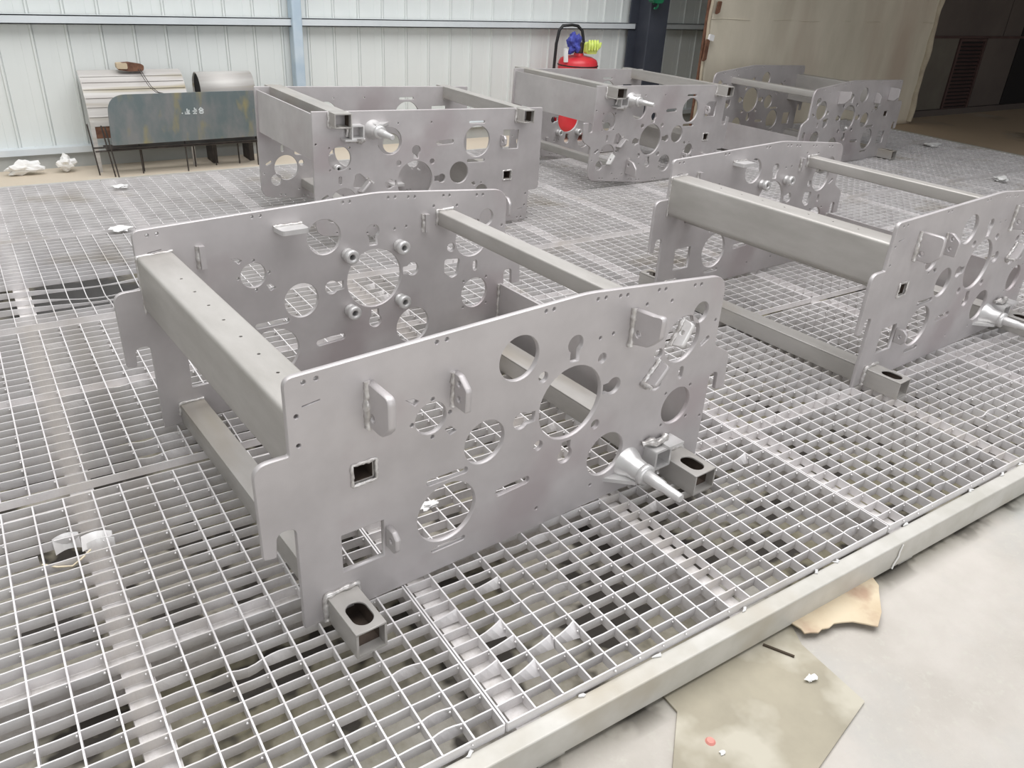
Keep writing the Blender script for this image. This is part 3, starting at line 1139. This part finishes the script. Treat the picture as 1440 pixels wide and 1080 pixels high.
# arched galvanised shell behind the stand
sh = thing('arched_shell', 'pale galvanised arched sheet leaning behind the dark steel sheet', 'sheet metal', (.58, 4.33, ZG))
vs_, fs = [], []
N = 16
for k in range(N + 1):
    t = math.pi / 2 * k / N
    y = .19 * (1 - math.cos(t))
    z = .27 + .295 * math.sin(t)
    for x in (-.285, .30):
        for e in (0, .006):
            vs_.append((x, y + e * math.cos(t), z - e * math.sin(t)))
for k in range(N):
    a = 4 * k
    fs += [(a, a + 2, a + 6, a + 4), (a + 1, a + 5, a + 7, a + 3), (a, a + 4, a + 5, a + 1), (a + 2, a + 3, a + 7, a + 6)]
m = MB()
m.add(vs_, fs, False)
m.build('curved_sheet', 'galvanised', sh)
MB().box((-.27, .004, .20), (-.01, .012, .275)).build('lower_band', 'rust', sh)
MB().box((-.285, -.002, .0), (-.262, .012, .30)).build('leg', 'galvanised', sh)
MB().box((.277, .0, .0), (.297, .012, .30)).build('leg', 'galvanised', sh)
m = MB()
for k in range(6):
    t = math.pi / 2 * (.12 + .12 * k)
    m.ring_tube([(-.28, .19 * (1 - math.cos(t)) - .002, .27 + .297 * math.sin(t)), (.295, .19 * (1 - math.cos(t)) - .002, .27 + .297 * math.sin(t))], .0025, 6)
o = m.build('ribs', 'galvanised', sh)

dk = thing('steel_duct', 'short dull steel duct with a dark open end beside the arched sheet', 'duct', (1.12, 4.40, ZG))
m = MB()
n = 28
r0, r1 = .105, .099
vs_, fs = [], []
for x, r in ((-.17, r0), (.17, r0), (.17, r1), (-.17, r1)):
    for k in range(n):
        t = 2 * math.pi * k / n
        vs_.append((x, r * math.cos(t), .455 + r * math.sin(t)))
for s in range(4):
    for k in range(n):
        a, b = s * n, ((s + 1) % 4) * n
        fs.append((a + k, a + (k + 1) % n, b + (k + 1) % n, b + k))
m.add(vs_, fs, True)
m.build('pipe', 'galvanised', dk)
MB().prism(circle(0, .455, .099, 24), lambda a, b: (-.160, a, b), lambda a, b: (-.156, a, b)).build('duct_shade_disc', 'dark_void', dk)  # black disc in the mouth, painted shade for the duct interior
for x in (-.12, .12):
    MB().box((x - .015, -.06, 0), (x + .015, .09, .37)).build('bracket', 'rod_black', dk)

cl = thing('welding_clamp', 'rusty brown welding clamp with dark wires on the arched sheet', 'clamp', (.60, 4.46, .455))
m = MB()
m.prism(round_poly([(-.085, .008, .01), (-.02, -.002, .01), (.06, .0, .015), (.065, .035, .015), (-.02, .05, .015), (-.085, .045, .01)], 4), lambda a, b: (a, -.022, b), lambda a, b: (a, .022, b))
m.build('jaw', 'rust', cl)
m = MB()
m.prism(round_poly([(-.09, .015, .008), (-.03, .012, .01), (-.03, .048, .01), (-.09, .046, .008)], 4), lambda a, b: (a, -.027, b), lambda a, b: (a, .027, b))
m.build('handle', 'torn_card', cl)
for d in (0, .012):
    m = MB()
    m.ring_tube([(.03 + d, -.02, .01), (.035 + d, -.12, -.03), (.05 + d, -.17, -.07), (.08 + d, -.19, -.10), (.13 + d, -.20, -.112)], .0022, 6)
    m.build('wire', 'rod_black', cl)


# crumpled paper
def crumple(name, label, loc, r, seed, sq=(1, 1, .7), m_='white_paper', cat='paper'):
    rn_ = random.Random(seed)
    bm = bmesh.new()
    bmesh.ops.create_icosphere(bm, subdivisions=3, radius=1)
    dirs = [Vector((rn_.gauss(0, 1), rn_.gauss(0, 1), rn_.gauss(0, 1))).normalized() for _ in range(14)]
    for v in bm.verts:
        d = max(v.co.normalized().dot(q) for q in dirs)
        k = .5 + .5 * d ** 8 + rn_.uniform(-.16, .10)
        v.co = Vector((v.co.x * k * r * sq[0], v.co.y * k * r * sq[1], v.co.z * k * r * sq[2]))
    zmin = min(v.co.z for v in bm.verts)
    for v in bm.verts:
        v.co.z -= zmin
    me_ = bpy.data.meshes.new(name)
    bm.to_mesh(me_)
    bm.free()
    o_ = link(name, me_, m_)
    o_.location = loc
    return tag(o_, label, cat)


crumple('crumpled_paper', 'white crumpled ball of paper on the tan floor by the wall', (.125, 4.40, ZG), .075, 1, (.95, .7, .85))
crumple('crumpled_bag', 'torn white plastic bag on the floor at the far left', (-.085, 4.40, ZG), .085, 5, (1.4, .7, .6), cat='bag')
crumple('foam_scrap', 'small white scrap on the rear grating at left', (.28, 3.47, .001), .04, 8, (1.2, 1, .3), cat='scrap')
crumple('foam_scrap', 'white scrap on the grating behind the right frame', (5.62, 1.60, .001), .06, 9, (1.3, 1, .3), cat='scrap')
crumple('foam_scrap', 'flat white scrap near the rear right edge of the table', (6.36, 2.57, .001), .09, 10, (1.3, .8, .15), cat='scrap')
crumple('foam_scrap', 'pale crumpled scrap on grating left of the near frame', (.15, 2.72, .001), .045, 11, (1.2, 1.1, .3), cat='scrap')
crumple('foam_scrap', 'white scrap lying on the grating inside the near frame', (.392, .23, .001), .022, 12, (1.3, .8, .4), cat='scrap')

# ================================================================== wheeled fire extinguisher
ex = thing('fire_extinguisher', 'red wheeled fire extinguisher with black hose by the wall', 'extinguisher', (3.895, 4.28, ZG))
pr = [(0, .04), (.12, .05), (.158, .09), (.160, .12), (.160, .57), (.157, .595), (.145, .617), (.11, .634), (.05, .644), (.04, .646), (.04, .66), (0, .66)]
n = 32
vs_, fs = [], []
for k in range(n):
    t = 2 * math.pi * k / n
    for r, z in pr:
        vs_.append((r * math.cos(t), r * math.sin(t), z))
q = len(pr)
for k in range(n):
    for i in range(q - 1):
        a, b = k * q + i, ((k + 1) % n) * q + i
        fs.append((a, b, b + 1, a + 1))
m = MB()
m.add(vs_, fs, True)
m.build('tank', 'red_paint', ex)
m = MB()
m.ring_tube([(.161 * math.cos(2 * math.pi * k / 32), .161 * math.sin(2 * math.pi * k / 32), .572) for k in range(33)], .0045, 6, cap=False)
m.build('seam_band', 'black_rubber', ex)
m = MB()
m.prism(circle(0, 0, .035, 16), lambda a, b: (a, b, .64), lambda a, b: (a, b, .74))
m.build('valve', 'rod_black', ex)
m = MB()
m.ring_tube([(-.15, .10, .05), (-.165, .10, .45), (-.17, .08, .72), (-.165, .06, .82), (-.14, .05, .855), (-.06, .04, .862), (.0, .04, .855), (.04, .03, .82), (.055, .02, .74), (.05, .01, .68)],
            [.012] * 10, 8)
m.build('handle_hose', 'black_rubber', ex)
for s in (-1, 1):
    m = MB()
    m.prism(circle(.12, .10, .10, 24), lambda a, b: (s * .17, a, b), lambda a, b: (s * .205, a, b))
    m.build('wheel', 'black_rubber', ex)
m = MB()
m.prism(round_poly([(-.165, -.02, .004), (-.12, -.02, .004), (-.12, .02, .004), (-.165, .02, .004)], 2), lambda a, b: (a * .7 - .06, b * .5 - .05, .60), lambda a, b: (a * .7 - .07, b * .5 - .05, .70))
m.build('tag_card', 'white_paper', ex)
crumple('blue_rag', 'bundled blue rag hung on top of the red extinguisher', (3.80, 4.22, .545), .085, 21, (.85, .8, 1.15), 'blue_cloth', 'rag')
lg = thing('work_glove', 'lime yellow work glove on top of the red extinguisher', 'glove', (3.945, 4.20, .552))
m = MB()
m.prism(round_poly([(-.05, 0, .02), (.055, 0, .02), (.06, .09, .02), (-.045, .085, .02)], 4), lambda a, b: (a, -.02, b), lambda a, b: (a, .025, b))
m.build('palm', 'lime_fabric', lg)
for k in range(4):
    m = MB()
    m.ring_tube([(-.035 + k * .026, -.015, .075), (-.036 + k * .027, -.028, .095), (-.036 + k * .027, -.034, .07), (-.036 + k * .027, -.032, .03)], [.012, .013, .013, .010], 8)
    m.build('finger', 'lime_fabric', lg)
m = MB()
m.ring_tube([(.05, -.01, .03), (.075, -.02, .055), (.085, -.02, .085)], [.013, .013, .010], 8)
m.build('finger', 'lime_fabric', lg)

# ================================================================== cardboard and litter on the floor
def card(name, label, loops, t, z, m_, cat, tilt=None):
    me_ = plate_mesh(name, loops, t, .0004)
    o_ = link(name, me_, m_)
    o_.location = (0, 0, z)
    if tilt:
        o_.rotation_euler = tilt
    return tag(o_, label, cat)


card('cardboard_sheet', 'large dirty grey-brown cardboard sheet on floor below the table edge',
     [round_poly([(.575, -.40, 0), (.572, -.462, .004), (.478, -.548, .004), (.40, -.70, .004), (.58, -.72, .004), (.919, -.640, .004), (.932, -.473, .004), (.99, -.37, 0)], 3)], .005, ZG + .0035, 'cardboard', 'cardboard')
bx = card('torn_cardboard', 'torn tan cardboard scrap sticking out under the table edge',
          [[(.94, -.38), (.955, -.448), (.951, -.462), (.966, -.467), (.980, -.476), (.996, -.473), (1.013, -.479), (1.034, -.476), (1.055, -.484), (1.076, -.494), (1.095, -.513), (1.113, -.533),
            (1.16, -.51), (1.22, -.462), (1.235, -.452), (1.27, -.38)]], .004, ZG + .018, 'torn_card', 'cardboard')
fl = MB()
fl.obox((.871, -.460, .002), (.016, -.029, 0), (.0022, .0012, 0), (0, 0, .002))
o = fl.build('cardboard_flap', 'card_edge')
o.location = (0, 0, ZG + .006)
tag(o, 'dark narrow cardboard flap edge on the large cardboard sheet', 'cardboard')
wx = MB()
wx.prism(circle(0, 0, .010, 18), lambda a, b: (a, b, 0), lambda a, b: (a * .7, b * .7, .004))
o = wx.build('wax_drop', 'red_wax')
o.location = (.578, -.545, ZG + .006)
tag(o, 'small pinkish red blob on the large cardboard sheet', 'blob')
crumple('paper_bit', 'small white paper bit on the large cardboard sheet', (.866, -.548, ZG + .006), .014, 31, (1.3, .8, .4))
crumple('paper_chip', 'tiny pale chip at the lower left of the cardboard sheet', (.578, -.575, ZG + .006), .006, 32, (1.2, 1, .5), cat='chip')
st_ = MB()
st_.ring_tube([(1.338, -.429, -.026), (1.332, -.4295, -.045), (1.334, -.4295, -.06), (1.322, -.430, -.08), (1.32, -.430, -.092)], [.0015, .002, .0025, .002, .0025], 6)
tag(st_.build('string_scrap', 'white_paper'), 'white frayed string hanging on the table edge channel', 'string')
